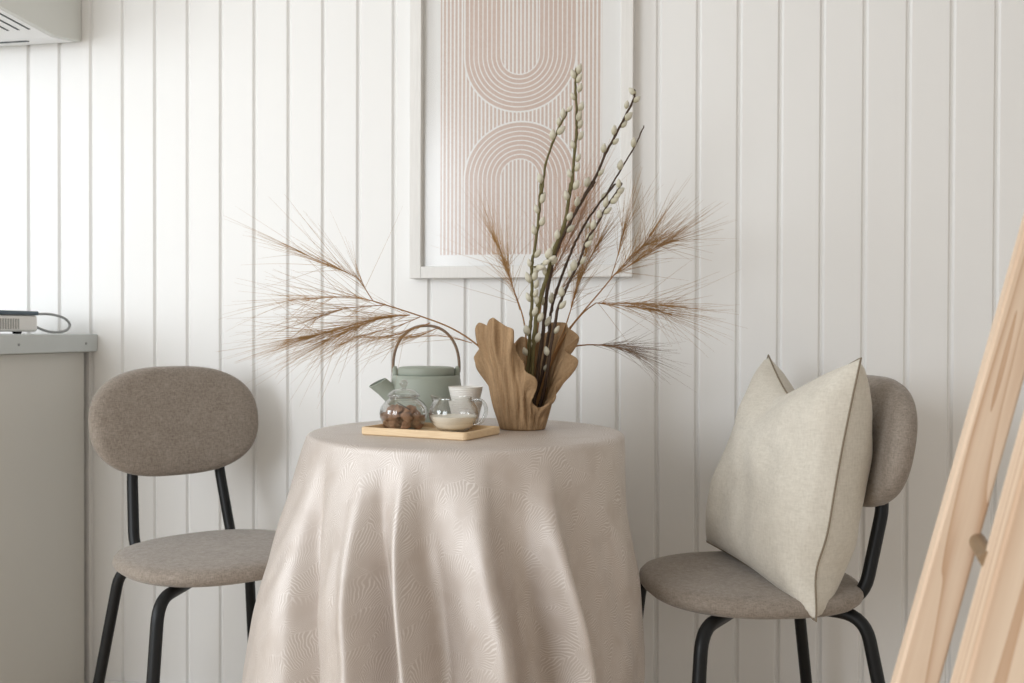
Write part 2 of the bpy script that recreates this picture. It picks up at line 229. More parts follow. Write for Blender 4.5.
# ------------------------------------------------------------------ mesh building
class MB:
    def __init__(self): self.v = []; self.f = []; self.uv = {}
    def add(self, vs, fs):
        b = len(self.v); self.v += [tuple(x) for x in vs]; self.f += [tuple(b + i for i in f) for f in fs]
        return b
    def box(self, x0, x1, y0, y1, z0, z1, mtx=None):
        vs = [Vector((x, y, z)) for z in (z0, z1) for y in (y0, y1) for x in (x0, x1)]
        if mtx: vs = [mtx @ v for v in vs]
        self.add(vs, [(0, 2, 3, 1), (4, 5, 7, 6), (0, 1, 5, 4), (2, 6, 7, 3), (0, 4, 6, 2), (1, 3, 7, 5)])
    def tube(self, pts, r, seg=12, cap=True):
        pts = [Vector(p) for p in pts]; n = len(pts)
        rr = r if isinstance(r, (list, tuple)) else [r] * n
        tan = []
        for i in range(n):
            d = pts[min(i + 1, n - 1)] - pts[max(i - 1, 0)]
            tan.append(d.normalized() if d.length > 1e-9 else Vector((0, 0, 1)))
        ref = Vector((0, 0, 1)) if abs(tan[0].z) < 0.9 else Vector((1, 0, 0))
        nrm = tan[0].cross(ref).normalized(); vs = []
        for i in range(n):
            nrm = (nrm - tan[i] * nrm.dot(tan[i])).normalized(); bi = tan[i].cross(nrm)
            for k in range(seg):
                a = 2 * PI * k / seg
                vs.append(pts[i] + (nrm * math.cos(a) + bi * math.sin(a)) * rr[i])
        fs = []
        for i in range(n - 1):
            for k in range(seg):
                k2 = (k + 1) % seg
                fs.append((i * seg + k, i * seg + k2, (i + 1) * seg + k2, (i + 1) * seg + k))
        if cap: fs += [tuple(range(seg))[::-1], tuple((n - 1) * seg + k for k in range(seg))]
        self.add(vs, fs)
    def lathe(self, prof, seg=48, c=(0, 0, 0), close=False):
        """prof: (radius, z); r == 0 makes a pole"""
        vs, rows = [], []
        for r, z in prof:
            if r < 1e-6: rows.append([len(vs)]); vs.append((c[0], c[1], c[2] + z))
            else:
                rows.append(list(range(len(vs), len(vs) + seg)))
                vs += [(c[0] + r * math.cos(2 * PI * k / seg), c[1] + r * math.sin(2 * PI * k / seg), c[2] + z) for k in range(seg)]
        fs = []
        pairs = list(zip(rows, rows[1:])) + ([(rows[-1], rows[0])] if close else [])
        for a, b in pairs:
            for k in range(seg):
                k2 = (k + 1) % seg
                if len(a) == 1 and len(b) == 1: continue
                if len(a) == 1: fs.append((a[0], b[k2], b[k]))
                elif len(b) == 1: fs.append((a[k], a[k2], b[0]))
                else: fs.append((a[k], a[k2], b[k2], b[k]))
        self.add(vs, fs)
    def rings(self, rings):
        """closed loops of equal length; a single point closes an end"""
        rows, vs = [], []
        for r in rings:
            rows.append(list(range(len(vs), len(vs) + len(r)))); vs += [tuple(p) for p in r]
        fs = []
        for a, b in zip(rows, rows[1:]):
            m = max(len(a), len(b))
            for k in range(m):
                k2 = (k + 1) % m
                if len(a) == 1: fs.append((a[0], b[k], b[k2]))
                elif len(b) == 1: fs.append((a[k2], a[k], b[0]))
                else: fs.append((a[k2], a[k], b[k], b[k2]))
        self.add(vs, fs)
    def build(self, name, mat, parent=None, world=False, smooth=True, bevel=0.0, bseg=2, angle=40, recalc=True):
        me = bpy.data.meshes.new(name); me.from_pydata(self.v, [], self.f); me.update()
        if recalc:
            bm = bmesh.new(); bm.from_mesh(me); bmesh.ops.recalc_face_normals(bm, faces=bm.faces); bm.to_mesh(me); bm.free()
        me.materials.append(M[mat] if isinstance(mat, str) else mat)
        o = bpy.data.objects.new(name, me); COL.objects.link(o)
        if smooth:
            me.shade_smooth()
            me.set_sharp_from_angle(angle=math.radians(angle))
        if parent:
            o.parent = parent
            if world: o.matrix_parent_inverse = parent.matrix_basis.inverted()
        if bevel:
            b = o.modifiers.new('bevel', 'BEVEL'); b.width = bevel; b.segments = bseg; b.limit_method = 'ANGLE'
            b.angle_limit = math.radians(35); b.harden_normals = True
        return o

def props(o, label=None, cat=None, group=None, kind=None):
    for k, v in (('label', label), ('category', cat), ('group', group), ('kind', kind)):
        if v: o[k] = v
    return o
def thing(name, loc, label, cat, group=None, rz=0.0):
    o = bpy.data.objects.new(name, None); COL.objects.link(o); o.location = loc; o.rotation_euler = (0, 0, rz)
    o.empty_display_size = 0.05
    return props(o, label, cat, group)
def spline(pts, n=8):
    """Catmull-Rom through the points"""
    P = [Vector(p) for p in pts]; out = []
    for i in range(len(P) - 1):
        a, b, c, d = P[max(i - 1, 0)], P[i], P[i + 1], P[min(i + 2, len(P) - 1)]
        for k in range(n):
            t = k / n
            out.append(0.5 * (2 * b + (c - a) * t + (2 * a - 5 * b + 4 * c - d) * t * t + (3 * b - a - 3 * c + d) * t ** 3))
    out.append(P[-1]); return out
def bent(pts, r=0.04, n=7):
    """polyline with rounded corners"""
    P = [Vector(p) for p in pts]; out = [P[0]]
    for i in range(1, len(P) - 1):
        a = (P[i - 1] - P[i]); b = (P[i + 1] - P[i]); k = min(r, a.length * .49, b.length * .49)
        p0 = P[i] + a.normalized() * k; p1 = P[i] + b.normalized() * k
        for j in range(n + 1):
            t = j / n; out.append(p0 * (1 - t) ** 2 + P[i] * 2 * t * (1 - t) + p1 * t * t)
    out.append(P[-1]); return out
def sup(c, n): return math.copysign(abs(c) ** (2.0 / n), c)
def sstep(a, b, x):
    t = min(1, max(0, (x - a) / (b - a))); return t * t * (3 - 2 * t)
def periodic(knots, x, per=360.0):
    """Catmull-Rom value over periodic knots [(x, value tuple)]"""
    n = len(knots); x = (x - knots[0][0]) % per + knots[0][0]
    i = max(k for k in range(n) if knots[k][0] <= x + 1e-9)
    def g(j):
        q, m = divmod(j, n); return knots[m][0] + q * per, knots[m][1]
    (xa, a), (xb, b), (xc, c), (xd, d) = g(i - 1), g(i), g(i + 1), g(i + 2)
    t = (x - xb) / (xc - xb); res = []
    for A, B, C_, D in zip(a, b, c, d):
        m1 = (C_ - A) / (xc - xa) * (xc - xb); m2 = (D - B) / (xd - xb) * (xc - xb)
        res.append((2 * t ** 3 - 3 * t * t + 1) * B + (t ** 3 - 2 * t * t + t) * m1 + (-2 * t ** 3 + 3 * t * t) * C_ + (t ** 3 - t * t) * m2)
    return res

# ------------------------------------------------------------------ setting
def setting():
    g0, w = -1.7185, 0.09003
    xs = [(-3.7, 0.0)]
    k = math.ceil((-3.7 - g0) / w + 0.2)
    while g0 + k * w < 2.55:
        g = g0 + k * w
        xs += [(g - 0.0070, 0.0), (g - 0.0056, 0.0012), (g - 0.0022, 0.0065), (g + 0.0022, 0.0065), (g + 0.0056, 0.0012), (g + 0.0070, 0.0)]; k += 1
    xs.append((2.6, 0.0))
    n = len(xs); m = MB()
    vs = [(x, y, 0.0) for x, y in xs] + [(x, y, 2.45) for x, y in xs]
    fs = [(i, i + 1, n + i + 1, n + i) for i in range(n - 1)]
    b = len(vs); vs += [(-3.7, 0.1, 0), (2.6, 0.1, 0), (2.6, 0.1, 2.45), (-3.7, 0.1, 2.45)]
    fs += [(b + 1, b, b + 3, b + 2), (0, n, b + 3, b), (n - 1, b + 1, b + 2, 2 * n - 1)]
    m.add(vs, fs); props(m.build('wall_back', 'wall', angle=12), kind='structure')
    m = MB(); m.box(-3.8, 2.6, -5.0, 0.1, -0.06, 0.0); props(m.build('floor', 'floor'), kind='structure')
    m = MB(); m.box(-3.8, 2.6, -5.0, 0.1, 2.45, 2.52); props(m.build('ceiling', 'ceiling'), kind='structure')
    m = MB(); m.box(-3.8, -3.7, -5.0, 0.0, 0.0, 2.45); props(m.build('wall_left', 'plain_wall'), kind='structure')
    m = MB(); m.box(-1.5, 2.6, -0.012, 0.0, 0.0, 0.03); props(m.build('baseboard_back', 'wall', bevel=0.003), kind='structure')
setting()

def picture():
    x0, x1, z0, z1 = -0.680, -0.154, 1.054, 1.790; t = 0.028
    p = thing('framed_print', ((x0 + x1) / 2, 0, z0), 'white framed blush print of lines and arches hanging on the boarded wall', 'picture')
    for nm, b in (('left', (x0, x0 + t, z0, z1)), ('right', (x1 - t, x1, z0, z1)), ('low', (x0 + t, x1 - t, z0, z0 + t)), ('top', (x0 + t, x1 - t, z1 - t, z1))):
        m = MB(); m.box(b[0], b[1], -0.032, -0.0005, b[2], b[3])
        m.build('frame_rail', 'frame', p, True, bevel=0.0015)
    m = MB(); m.box(x0 + t - .002, x1 - t + .002, -0.010, -0.004, z0 + t - .002, z1 - t + .002)
    m.build('print_sheet', mat_art(-0.4185, 1.576, 1.287, -0.610, -0.226, 1.110), p, True, smooth=False)
    m = MB(); m.box(x0 + t - .001, x1 - t + .001, -0.0145, -0.013, z0 + t - .001, z1 - t + .001)
    m.build('glass_pane', 'pane', p, True, smooth=False)
picture()

def kitchen():
    m = MB(); m.box(-2.9, -1.520, -0.620, -0.0005, 0.874, 0.919)
    w = m.build('worktop', 'worktop', bevel=0.003)
    props(w, 'pale grey laminate worktop on the kitchen cabinet at the left edge', 'worktop')
    w.location = (-2.2, -0.31, 0.874)
    w.data.transform(Matrix.Translation((2.2, 0.31, -0.874)))
    for y in (-0.298, -0.050):
        s = MB(); s.lathe([(0, 0.0), (0.0032, 0.0), (0.0032, 0.0012), (0.0012, 0.0008), (0, 0.0008)], 14)
        o = s.build('screw_cap', 'steel', w); o.rotation_euler = (0, PI / 2, 0); o.location = (0.680, y + 0.31, 0.021)
    c = thing('kitchen_cabinet', (-2.2, -0.31, 0), 'pale kitchen base cabinet with a plain end panel under the grey worktop', 'cabinet')
    m = MB(); m.box(-2.9, -1.566, -0.575, -0.021, 0.10, 0.8735); m.build('body', 'cabinet', c, True)
    m = MB(); m.box(-1.565, -1.545, -0.600, -0.0215, 0.0, 0.8725); m.build('side_panel', 'cabinet', c, True, bevel=0.001)
    m = MB(); m.box(-2.9, -1.567, -0.54, -0.52, 0.0, 0.10); m.build('plinth', 'cabinet', c, True)
    for a, b in ((-2.895, -2.235), (-2.23, -1.568)):
        m = MB(); m.box(a, b, -0.596, -0.576, 0.105, 0.868); d = m.build('door', 'cabinet', c, True, bevel=0.0015)
        h = MB(); hx = a + 0.06 if a > -2.3 else b - 0.06
        h.tube(bent([(hx, -0.596, 0.66), (hx, -0.625, 0.66), (hx, -0.625, 0.80), (hx, -0.596, 0.80)], 0.01), 0.005, 10)
        ho = h.build('door_handle', 'black'); ho.parent = d; 
    # hood
    h = thing('cooker_hood', (-1.95, 0, 1.655), 'white boxy hood with dark slots underneath high on the wall', 'hood')
    prof = [(-0.0005, 1.669), (-0.10, 1.653), (-0.36, 1.668), (-0.36, 2.05), (-0.0005, 2.05)]
    m = MB(); n = len(prof)
    m.add([(x, y, z) for x in (-2.45, -1.565) for y, z in prof],
          [tuple(range(n)), tuple(range(n, 2 * n))[::-1]] + [(i, (i + 1) % n, n + (i + 1) % n, n + i) for i in range(n)])
    m.build('body', 'hood', h, True, smooth=False, bevel=0.003)
    m = MB(); up = 0.0012
    m.add([(x, y, z) for x in (-2.44, -1.578) for y, z in ((-0.012, 1.6665 - up), (-0.10, 1.653 - up), (-0.35, 1.6675 - up), (-0.35, 1.6675 + .001), (-0.10, 1.653 + .001), (-0.012, 1.6665 + .001))],
          [(0, 1, 7, 6), (1, 2, 8, 7), (2, 3, 9, 8), (3, 4, 10, 9), (4, 5, 11, 10), (5, 0, 6, 11), (0, 5, 4, 1), (1, 4, 3, 2), (6, 7, 10, 11), (7, 8, 9, 10)])
    m.build('base_plate', 'hood_under', h, True, smooth=False)
    def zb(y): return 1.653 + (-0.10 - y) / 0.25 * 0.0145 - up
    for i in range(9):
        x = -1.597 - 0.029 * i; m = MB()
        y1 = -0.158
        vs = [(x + s, y, zb(y) + dz) for s in (-0.0032, 0.0032) for y in (-0.33, y1) for dz in (-0.0006, 0.002)]
        m.add(vs, [(0, 1, 3, 2), (4, 6, 7, 5), (0, 4, 5, 1), (2, 3, 7, 6), (0, 2, 6, 4), (1, 5, 7, 3)])
        m.build('vent_slot', 'dark', h, True, smooth=False)
    m = MB(); z = 1.653 + 0.03 / 0.088 * 0.0135 - up
    m.box(-2.30, -1.667, -0.082, -0.066, z - 0.0012, z + 0.003); m.build('vent_slot', 'dark', h, True, smooth=False)
    # device on the worktop
    d = thing('projector', (-1.68, -0.33, 0.919), 'small white box with a blue grey lid and side grille on the worktop', 'projector')
    m = MB(); m.box(-1.79, -1.572, -0.50, -0.162, 0.9245, 0.9635); m.build('housing', 'device', d, True, bevel=0.006, bseg=3)
    m = MB(); m.box(-1.792, -1.570, -0.502, -0.160, 0.964, 0.974); m.build('lid', 'device_top', d, True, bevel=0.003)
    for i in range(18):
        y = -0.232 - i * 0.0085; m = MB(); m.box(-1.5725, -1.5705, y - 0.0017, y + 0.0017, 0.931, 0.955)
        m.build('grille_slat', 'slat', d, True, smooth=False)
    for x, y in ((-1.60, -0.20), (-1.76, -0.20), (-1.60, -0.46), (-1.76, -0.46)):
        m = MB(); m.lathe([(0, 0), (0.009, 0), (0.011, 0.006), (0, 0.006)], 16, (x, y, 0.9193)); m.build('foot', 'black', d, True)
    m = MB()
    m.tube(spline([(-1.590, -0.164, 0.966), (-1.583, -0.11, 0.968), (-1.576, -0.062, 0.960), (-1.573, -0.040, 0.943), (-1.572, -0.058, 0.927),
                   (-1.576, -0.105, 0.9235), (-1.584, -0.14, 0.932), (-1.590, -0.164, 0.943)], 8), 0.0032, 8)
    m.build('cable', 'grey_plastic', d, True)
kitchen()

# ------------------------------------------------------------------ chairs
def make_chair(label):
    C = thing('dining_chair', (0, 0, 0), label, 'chair', 'round backed upholstered dining chairs')
    N = 72; TT = [2 * PI * k / N for k in range(N)]
    sw, sd, zs = 0.2020, 0.206, 0.4705
    def ring(k, z): return [(sw * k * sup(math.cos(t), 2.35), (sd if math.sin(t) > 0 else .194) * k * sup(math.sin(t), 2.35), z) for t in TT]
    prof = [(0.6, -.040), (.88, -.040), (.95, -.037), (.985, -.029), (1.0, -.018), (.992, -.007), (.965, .001), (.91, .006), (.8, .009), (.6, .0115), (.35, .0125), (.15, .013)]
    def zz(z): return zs + .007 + (z - .013) * .74
    m = MB(); m.rings([[(0, 0, zz(-.040))]] + [ring(k, zz(z)) for k, z in prof] + [[(0, 0, zz(.013))]])
    m.build('seat', 'seat', C)
    # back pad
    bw, bh, bz, by, rec = 0.1945, 0.1225, 0.7250, -0.2035, 0.1695
    def bring(k, off):
        out = []
        for t in TT:
            lx, lz = bw * k * sup(math.cos(t), 2.7), bh * k * sup(math.sin(t), 2.35)
            out.append((lx, by - rec * lz + .35 * lx * lx + off, bz + lz))
        return out
    bp = [(.3, -.040), (.7, -.040), (.88, -.039), (.955, -.034), (.99, -.026), (1.0, -.016), (.99, -.006), (.955, .002), (.88, .007), (.7, .009), (.35, .010)]
    m = MB(); m.rings([[(0, by - .040, bz)]] + [bring(k, o) for k, o in bp] + [[(0, by + .010, bz)]])
    b = m.build('backrest', 'seat', C)
    R = 0.0118
    for sx in (-1, 1):
        m = MB(); zt = bz - bh * .62
        yt = by + rec * bh * .62 - .018
        m.tube(bent([(sx * .0985, yt, zt), (sx * .1011, by + rec * bh * .9 - .027, bz - bh * .95), (sx * .1125, -.1698, .446), (sx * .085, -.085, .4275)], 0.045), R, 14)
        m.build('upright', 'black', C)
        m = MB(); m.tube(bent([(sx * .075, .055, .4275), (sx * .1900, .158, .4275), (sx * .2355, .1958, .002)], 0.045), R, 14); m.build('leg', 'black', C)
        m = MB(); m.tube(bent([(sx * .075, -.075, .4275), (sx * .1465, -.155, .4275), (sx * .2006, -.2243, .002)], 0.045), R, 14); m.build('leg', 'black', C)
    m = MB(); m.box(-.095, .095, -.095, .075, .4380, .4410); m.build('seat_plate', 'black', C, bevel=0.001)
    return C
def copy_tree(o, parent=None):
    c = o.copy(); COL.objects.link(c)
    if parent: c.parent = parent
    for ch in list(o.children): copy_tree(ch, c)
    return c
# local +Y is the way the chair faces, local +X the sitter's right
def place(c, x, y, a): c.location = (x, y, 0); c.rotation_euler = (0, 0, a + PI)
chairL = make_chair('taupe round backed chair with black legs left of the table')
chairR = copy_tree(chairL)
chairR['label'] = 'taupe round backed chair right of the table holding the cream pillow'
place(chairL, -0.9972, -0.3628, 0.9158)
place(chairR, 0.0944, -0.3613, -1.2497)

# ------------------------------------------------------------------ table and cloth
TC = Vector((-0.435, -0.466, 0)); TR = 0.296
VIEW = math.atan2(-2.27 + 0.475, 0.42)     # azimuth from the table towards the front of the room
def table():
    t = thing('round_table', TC, 'small round pedestal table hidden under the draped cloth', 'table')
    m = MB(); m.lathe([(0, .712), (TR - .008, .712), (TR - .002, .716), (TR - .002, .732), (TR - .008, .7365), (0, .7365)], 72); m.build('tabletop', 'table', t)
    m = MB(); m.lathe([(0, .02), (.03, .02), (.028, .35), (.03, .69), (.06, .7115), (0, .7115)], 32); m.build('column', 'table', t)
    m = MB(); m.lathe([(0, 0), (.19, 0), (.195, .008), (.19, .02), (0, .02)], 48); m.build('base', 'table', t)
    # cloth: azimuth phi in degrees from the camera direction, positive to the right
    flare = [(-90, (.165,)), (-70, (.165,)), (-40, (.155,)), (-10, (.15,)), (20, (.13,)), (50, (.085,)), (80, (.045,)), (95, (.03,)), (120, (.05,)), (150, (.10,)), (180, (.12,)), (215, (.10,)), (232, (.07,)), (245, (.12,)), (258, (.19,))]
    folds = [(-104, (.3,)), (-92, (.5,)), (-80, (.6,)), (-68, (.75,)), (-58, (.8,)), (-50, (.55,)), (-45, (-.5,)), (-41, (.05,)), (-35, (.45,)), (-30, (.7,)), (-26, (1.05,)), (-23, (.3,)), (-19.5, (-.75,)), (-16.5, (-.25,)),
             (-13, (1.05,)), (-10.5, (.5,)), (-7, (-.5,)), (-3.5, (-.6,)), (-1, (-.3,)), (5, (.5,)), (9.5, (1.05,)), (12, (.85,)), (14.5, (-.2,)), (19, (-.85,)), (24, (-.7,)), (27.5, (.1,)), (30.5, (.85,)), (32.5, (.95,)), (35, (.15,)), (39, (-.5,)), (46, (-.3,)), (54, (.1,)), (61, (.3,)), (68, (.25,)), (76, (.0,)), (86, (-.3,)), (94, (-.1,)), (104, (.3,)), (118, (-.6,)), (134, (.8,)), (150, (-.7,)), (166, (.7,)), (184, (-.7,)), (200, (.8,)), (216, (-.6,)), (232, (-.6,)), (244, (-.5,))]
    NP = 540; rows = []
    prof = []                                       # (mode, param)
    for k in range(1, 13): prof.append((k / 12 * (TR - .008), .7402, 0.0, k / 12 * (TR - .008)))
    rc = .010
    for k in range(1, 6):
        a = k / 5 * PI / 2
        prof.append((TR - .008 + rc * math.sin(a), .7402 - rc * (1 - math.cos(a)), 0.0, TR - .008 + rc * a))
    s0 = TR - .008 + rc * PI / 2; L = 0.52; ND = 70
    for k in range(1, ND + 1):
        d = L * (k / ND) ** 1.15; prof.append((TR + .002, .7302 - d, d, s0 + d))
    m = MB(); vs = [(0, 0, .7402)]; uv = [(0, 0)]
    for r, z, d, s in prof:
        for j in range(NP):
            ph = 360.0 * j / NP - 104; a = VIEW + math.radians(ph)
            R = r
            if d > 0:
                ph2 = ph + 6.0 * (1 - sstep(.08, .38, d)) * (1 - sstep(70, 100, abs(ph)))
                fl = periodic(flare, ph2)[0]; fo = periodic(folds, ph2)[0]
                soft = noise.noise(Vector((math.cos(a) * 2.2, math.sin(a) * 2.2, d * 3.0)))
                amp = .060 * sstep(-.02, .30, d) + .010 * sstep(.3, .6, d)
                R += fl * (d + .035 * (1 - math.exp(-d / .03))) * (1 - .12 * d) + amp * (fo * .85 + .0) + .012 * soft * sstep(0, .3, d) + .0045 * noise.noise(Vector((ph * .16 + d * 9, d * 7 - ph * .05, 3.3))) * sstep(.02, .2, d)
                R += .016 * sstep(.10, .26, d) * math.exp(-((ph - 82) / 22) ** 2)
                R = max(R, r - .002 + .004 * sstep(.1, .3, d))
                # crease that slants across the right hand panel
                q = (ph - 52) - 55 * (d - .22); R += -.005 * math.exp(-(q / 3.0) ** 2) * sstep(.1, .2, d) * (1 - sstep(.42, .5, d))
            vs.append((R * math.cos(a), R * math.sin(a), z)); uv.append((s * math.cos(a), s * math.sin(a)))
    fs = [(0, 1 + j, 1 + (j + 1) % NP) for j in range(NP)]
    for i in range(len(prof) - 1):
        b = 1 + i * NP
        for j in range(NP):
            j2 = (j + 1) % NP; fs.append((b + j, b + NP + j, b + NP + j2, b + j2))
    m.add(vs, fs)
    o = m.build('tablecloth', 'cloth', angle=180, recalc=True); o.location = TC
    ul = o.data.uv_layers.new(name='UVMap')
    for lp in o.data.loops: ul.data[lp.index].uv = uv[lp.vertex_index]
    so = o.modifiers.new('thickness', 'SOLIDIFY'); so.thickness = 0.0008; so.offset = -1
    props(o, 'shiny greige leaf patterned cloth draped in folds over the round table', 'tablecloth')
table()
ZT = 0.7405

# ------------------------------------------------------------------ pillow
def pillow():
    BL, BR, TRc, TL = Vector((.015, -.165, .487)), Vector((.194, -.561, .443)), Vector((.273, -.487, .885)), Vector((.1405, -.1355, .881))
    base = (BL + BR) / 2
    p = thing('pillow', base, 'large cream linen pillow with a dented top leaning on the right chair', 'pillow')
    nx = ((BR - BL).cross(TL - BL)).normalized()
    if nx.x > 0: nx = -nx                       # towards the front of the chair
    upv = (TL - BL).normalized()
    N = 44
    def pt(u, v, side):
        q = BL * (1 - u) * (1 - v) + BR * u * (1 - v) + TRc * u * v + TL * (1 - u) * v
        eu, ev = 1 - abs(2 * u - 1) ** 3.2, 1 - abs(2 * v - 1) ** 3.2
        th = (.076 if side > 0 else .125) * (max(eu, 0) ** .50) * (max(ev, 0) ** .50)
        # the chop in the top edge and slightly hollow sides
        chop = max(0, 1 - (abs(u - .40) / (.60 if u > .40 else .40)) ** 1.15) * sstep(.50, 1.0, v)
        q = q - upv * .080 * chop
        q = q + (BR - BL).normalized() * (.012 * math.sin(PI * v) * (1 if u < .5 else -1) * abs(2 * u - 1))
        q = q - (BR - BL).normalized() * .020 * math.exp(-((v - .16) / .11) ** 2) * sstep(.55, 1, u)
        q = q + upv * (.010 * math.sin(PI * u) * (1 - sstep(0, .5, v)))
        wr = noise.noise(Vector((u * 3.0, v * 3.5, side * 4.0))) * .013 + noise.noise(Vector((u * 8 + 3, v * 6, side * 2.0))) * .006
        rad = .006 * math.exp(-((u - .62) / .28) ** 2) * math.exp(-((v - .50 - .08 * math.sin(u * 4)) / .035) ** 2)
        return q + nx * side * (th * (1 - .30 * chop) + (wr - rad * (side > 0)) * min(1, eu * ev * 2.5))
    for side, nm in ((1, 'front_panel'), (-1, 'back_panel')):
        m = MB(); vs = [pt(i / N, j / N, side) for j in range(N + 1) for i in range(N + 1)]
        fs = [(j * (N + 1) + i, j * (N + 1) + i + 1, (j + 1) * (N + 1) + i + 1, (j + 1) * (N + 1) + i) for j in range(N) for i in range(N)]
        m.add(vs, fs); o = m.build(nm, 'linen', p, True, angle=180)
    loop = [(i / N, 0) for i in range(N)] + [(1, i / N) for i in range(N)] + [(1 - i / N, 1) for i in range(N)] + [(0, 1 - i / N) for i in range(N)]
    pts = [pt(u, v, 0.0) for u, v in loop]; m = MB(); m.tube(pts + [pts[0]], .0019, 6, False)
    m.build('seam', 'seam', p, True)
pillow()

# ------------------------------------------------------------------ tray and tea things
TRAY_C = Vector((-0.4845, -0.5370, ZT)); TRAY_A = math.atan2(-.055, .200)
def rrect(w, d, r, n=7):
    out = []
    for cx, cy, a0 in ((w / 2 - r, d / 2 - r, 0), (-w / 2 + r, d / 2 - r, 90), (-w / 2 + r, -d / 2 + r, 180), (w / 2 - r, -d / 2 + r, 270)):
        for k in range(n + 1):
            a = math.radians(a0 + 90 * k / n); out.append((cx + r * math.cos(a), cy + r * math.sin(a)))
    return out
def tray():
    m = MB(); W_, D_ = .221, .134
    def lp(dw, r, z): return [(x, y, z) for x, y in rrect(W_ - dw, D_ - dw, r)]
    m.rings([[(0, 0, 0)], lp(.02, .005, 0), lp(.004, .008, 0), lp(0, .009, .002), lp(0, .009, .0125), lp(.002, .0085, .014), lp(.009, .0065, .014), lp(.012, .005, .012), lp(.014, .005, .0055), lp(.05, .006, .0055), [(0, 0, .0055)]])
    o = m.build('serving_tray', 'tray', angle=30); o.location = TRAY_C; o.rotation_euler = (0, 0, TRAY_A)
    props(o, 'small rectangular bamboo tray with a raised rim on the tablecloth', 'tray')
tray()
ZR = ZT + .0057          # tray floor

def teapot():
    p = thing('teapot', (-0.555, -0.322, ZT), 'sage green teapot with a tall cane handle behind the tray', 'teapot')
    m = MB()
    m.lathe([(0, .004), (.058, .0), (.066, .003), (.0705, .012), (.0725, .03), (.0735, .05), (.0725, .075), (.0705, .090), (.069, .0955), (.066, .0985), (.062, .0985), (.058, .094), (0, .094)], 64)
    m.build('body', 'sage', p)
    m = MB(); m.lathe([(0, .0955), (.0555, .0955), (.0575, .0985), (.0585, .102), (.0585, .1105), (.0565, .114), (.05, .1155), (0, .1165)], 64); m.build('lid', 'sage', p)
    ax = Vector((.966, .26, 0)); ax.normalize()           # left to right axis of the pot
    for s in (-1, 1):
        m = MB(); c = ax * (s * .0625)
        m.tube([c + Vector((0, 0, .093)), c + Vector((0, 0, .100)), c + ax * s * .002 + Vector((0, 0, .112)), c + ax * s * .002 + Vector((0, 0, .1165))], [.0075, .0068, .0055, .0035], 14)
        m.build('lug', 'sage', p)
    pts = []
    for k in range(0, 31):
        a = PI * k / 30
        x = -.0675 * sup(math.cos(a), 2.15); z = .104 + .096 * sup(math.sin(a), 2.1)
        pts.append(ax * x * (1 + .10 * math.sin(a)) + Vector((0, 0, z)))
    m = MB(); m.tube(pts, .0030, 10); m.build('handle', 'cane', p)
    # open spout: a tapering tube with a slanting mouth
    m = MB(); n = 28; hz = Vector((-.84, -.54, 0)).normalized(); d = (hz * .78 + Vector((0, 0, .62))).normalized()
    side = d.cross(Vector((0, 0, 1))).normalized(); upn = side.cross(d).normalized()
    o0 = hz * .054 + Vector((0, 0, .046))
    def ringp(L, r, slope): return [o0 + d * (L - slope * (1 + math.cos(2 * PI * k / n)) * .5 * 2 * r) + (upn * math.cos(2 * PI * k / n) + side * math.sin(2 * PI * k / n)) * r for k in range(n)]
    m.rings([ringp(0, .0235, 0), ringp(.02, .0205, .1), ringp(.045, .0175, .35), ringp(.070, .0175, .45), ringp(.0695, .0150, .45), ringp(.045, .0152, .35), ringp(.018, .017, 0), [o0 + d * .014]])
    m.build('spout', 'sage', p, angle=50)
teapot()

